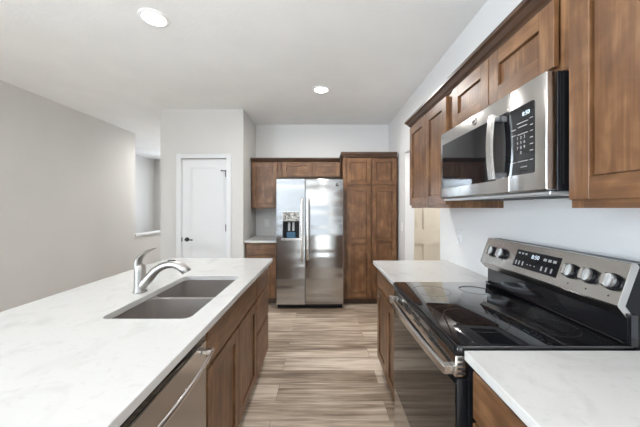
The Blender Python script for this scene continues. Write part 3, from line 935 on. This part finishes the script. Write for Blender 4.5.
b = nb(); extrude_poly(b, BG, 'Y', ry0, ry1)
bk = link('backguard', b, M['steel'], t, bevel=.0015); bk['label'] = 'tilted stainless control panel'
fa, fb = Vector((1.004, 0, 1.190)), Vector((.9555, 0, 1.056))
up = (fa - fb).normalized(); nr = Vector((-up.z, 0, up.x)).normalized()
if nr.x > 0: nr = -nr
def on(y, s, d=0.0):
    p = fb + (fa - fb) * s + nr * d
    return Vector((p.x, y, p.z))
def plate_on(bm, y0, y1, s0, s1, d0, d1):
    vs = []
    for d in (d0, d1):
        for (y, s) in ((y0, s0), (y1, s0), (y1, s1), (y0, s1)): vs.append(bm.verts.new(on(y, s, d)))
    idx = ((0, 1, 2, 3), (7, 6, 5, 4), (0, 4, 5, 1), (1, 5, 6, 2), (2, 6, 7, 3), (3, 7, 4, 0))
    fs = [bm.faces.new([vs[i] for i in q]) for q in idx]
    bmesh.ops.recalc_face_normals(bm, faces=fs)
b = nb(); plate_on(b, 1.120, 1.372, .20, .80, 0.0003, .002); dp = link('display_panel', b, M['black'], bk); dp['label'] = 'black touch panel'
XD = Vector((0, -1, 0))
text('clock_digits', '8:50', .026, on(1.250, .64, .0026), XD, up, M['screen'], dp)
def marks(ys, s, w, h, parent):
    b = nb()
    for y in ys:
        plate_on(b, y - w / 2, y + w / 2, s - h / 2, s + h / 2, .002, .0026)
    return b
def legend(y0, y1, s0, s1):
    b = nb(); plate_on(b, y0, y1, s0, s1, .002, .0026); link('printed_legend', b, M['grey'], dp)
for y in (1.352, 1.330, 1.308): legend(y - .006, y + .006, .66, .72)
for y in (1.195, 1.170, 1.145): legend(y - .008, y + .008, .60, .68)
for y in (1.355, 1.335, 1.312, 1.200, 1.175, 1.148): legend(y - .0035, y + .0035, .28, .42)
for y in (1.282, 1.264, 1.240): legend(y - .004, y + .004, .34, .37)
for ky in (.912, .990, 1.062, 1.468, 1.552):
    b = nb()
    cyl(b, on(ky, .50, .0004), nr, .0290, .005, 36, mi=1)
    cyl(b, on(ky, .50, .0054), nr, .0262, .014, 36, mi=1)
    cyl(b, on(ky, .50, .0194), nr, .0262, .007, 36, r2=.0235)
    kn = link('knob', b, [M['chrome'], M['black']], bk, smooth=40); kn['label'] = 'round burner knob, chrome face on a black skirt'
    b = nb()
    c = on(ky, .50, .026); w, l, h = .0065, .024, .012
    vs = []
    for d in (0, h):
        for (a, q) in ((-w, -l), (w, -l), (w, l), (-w, l)):
            k = 1 if d == 0 else .8
            vs.append(b.verts.new(c + XD * a * k + up * q * k + nr * d))
    for q in ((3, 2, 1, 0), (4, 5, 6, 7), (0, 1, 5, 4), (1, 2, 6, 5), (2, 3, 7, 6), (3, 0, 4, 7)): b.faces.new([vs[i] for i in q])
    bmesh.ops.recalc_face_normals(b, faces=b.faces[:])
    k = link('grip', b, M['steel_h'], kn)
    b = nb(); plate_on(b, ky - .002, ky + .002, .14, .18, .0002, .0008)
    link('knob_mark', b, M['slot'], bk)

# ---------------------------------------------------------------- microwave
t = thing('microwave', 'stainless over the range microwave with black glass door hung under the short cabinet', 'microwave', (.89, 1.24, 1.42))
my0, my1, mz0, mz1, mx = .852, 1.612, 1.428, 1.806, .705
b = nb(); box(b, .742, 1.088, my0 + .002, my1 - .002, mz0 - .002, mz1, .002)
o = link('body', b, M['black'], t); o['label'] = 'black case'
b = nb(); box(b, .75, .752, my0 + .0005, my0 + .002, mz0, mz1); box(b, .758, .764, my0 + .0006, my0 + .002, mz0 + .02, mz1)
link('case_seam', b, M['matte'], t)
b = nb(); ysp = 1.022
box(b, mx, .7415, ysp + .0015, my1, mz0, mz1, .006, seg=3)
md = link('door', b, M['steel'], t, smooth=40); md['label'] = 'stainless framed door'
b = nb(); box(b, mx, .7415, my0, ysp - .0015, mz0, mz1, .006, seg=3)
mp = link('control_side', b, M['steel'], t, smooth=40)
b = nb()
def rplate(bm, y0, y1, z0, z1, x0, x1, r):
    lp = rrect(y0, y1, z0, z1, r)
    extrude_poly(bm, lp, 'X', x0, x1)
rplate(b, 1.1, 1.583, 1.483, 1.737, mx - .0012, mx + .001, .004)
o = link('door_glass', b, M['gloss'], md); o['label'] = 'black door window'
b = nb(); rplate(b, ysp + .002, 1.0995, 1.490, 1.737, mx - .0012, mx + .001, .003); link('dark_strip', b, M['gloss'], md)
b = nb(); rplate(b, .898, ysp - .002, 1.490, 1.733, mx - .0014, mx + .001, .008); cp = link('control_glass', b, M['gloss'], mp); cp['label'] = 'black keypad glass'
b = nb()
n = 21; rings = []
for k in range(n):
    s = -1 + 2 * k / (n - 1)
    x = .672 - .010 * (1 - s * s)
    rings.append([b.verts.new((x + p[0], 1.075 + p[1], 1.611 + s * .126)) for p in ((-.004, -.014), (.006, -.016), (.006, .016), (-.004, .014))])
for k in range(n - 1):
    for j in range(4): b.faces.new((rings[k][j], rings[k][(j + 1) % 4], rings[k + 1][(j + 1) % 4], rings[k + 1][j]))
b.faces.new(rings[0]); b.faces.new(rings[-1]); bmesh.ops.recalc_face_normals(b, faces=b.faces[:])
for s in (-1, 1): box(b, .672, mx - .0013, 1.066, 1.084, 1.611 + s * .112 - .012, 1.611 + s * .112 + .012, .002)
link('handle', b, M['steel_h'], md, smooth=30)
emblem((mx - .0005, 1.255, 1.772), (-1, 0, 0), (0, -1, 0), .017, md, M['steel_h'], M['slot'])
ZU = Vector((0, 0, 1))
text('clock_digits', '8:50', .020, (mx - .0022, .934, 1.700), XD, ZU, M['screen'], cp)
text('keypad_digits', '1  2  3\n4  5  6\n7  8  9\n0', .0155, (mx - .0022, .958, 1.594), XD, ZU, M['grey'], cp, space=1.15)
for (y0, y1, z) in ((.925, .978, 1.672), (.904, .918, 1.676), (.930, .972, 1.658), (.984, 1.005, 1.655), (.926, .975, 1.632), (.984, 1.004, 1.634), (.904, .916, 1.652), (.904, .916, 1.632), (.904, .916, 1.610), (.903, .917, 1.588), (.903, .917, 1.566), (.925, .975, 1.535), (.985, 1.005, 1.535), (.904, .917, 1.535), (.93, .96, 1.515)):
    b = nb(); box(b, mx - .0020, mx - .0014, y0, y1, z, z + .0024); link('keypad_legend', b, M['grey'], cp)
b = nb(); box(b, .722, 1.07, my0 + .006, my1 - .006, mz0 - .014, mz0 - .0025, .002)
un = link('underside_plate', b, M['greym'], t)
for (y0, y1) in ((.93, 1.19), (1.28, 1.54)):
    b = nb(); box(b, .80, 1.0, y0, y1, mz0 - .016, mz0 - .0142); link('grease_filter', b, M['slot'], un)

# ---------------------------------------------------------------- outlets and switches
def outlet(pos, axis, label, kind='outlet'):
    x, y, z = pos
    t = thing('wall_' + kind, label, kind, pos, 'white wall plates')
    b = nb()
    def bx(bm, a0, a1, d0, d1, z0, z1, bev=0):
        if axis == 'X': box(bm, x - d1, x - d0, y + a0, y + a1, z + z0, z + z1, bev)
        else: box(bm, x + a0, x + a1, y - d1, y - d0, z + z0, z + z1, bev)
    bx(b, -.036, .036, .0003, .006, -.058, .058, .002); link('plate', b, M['plastic'], t)
    if kind == 'outlet':
        for s in (-.021, .021):
            b = nb(); bx(b, -.017, .017, .006, .008, s - .014, s + .014, .001); r = link('socket', b, M['plastic'], t)
            b = nb()
            for a in (-.007, .005): bx(b, a, a + .002, .008, .0084, s - .002, s + .007)
            link('slots', b, M['slot'], r)
    else:
        b = nb(); bx(b, -.016, .016, .006, .010, -.033, .033, .002); link('rocker', b, M['plastic'], t)
outlet((XR, 2.145, 1.148), 'X', 'white double outlet on the right wall above the far worktop')
outlet((-.905, YB, 1.125), 'Y', 'white outlet on the back wall above the short worktop by the refrigerator')
outlet((XR, 3.70, 1.115), 'X', 'white light switch on the wall between pantry cabinet and hall opening', 'switch')
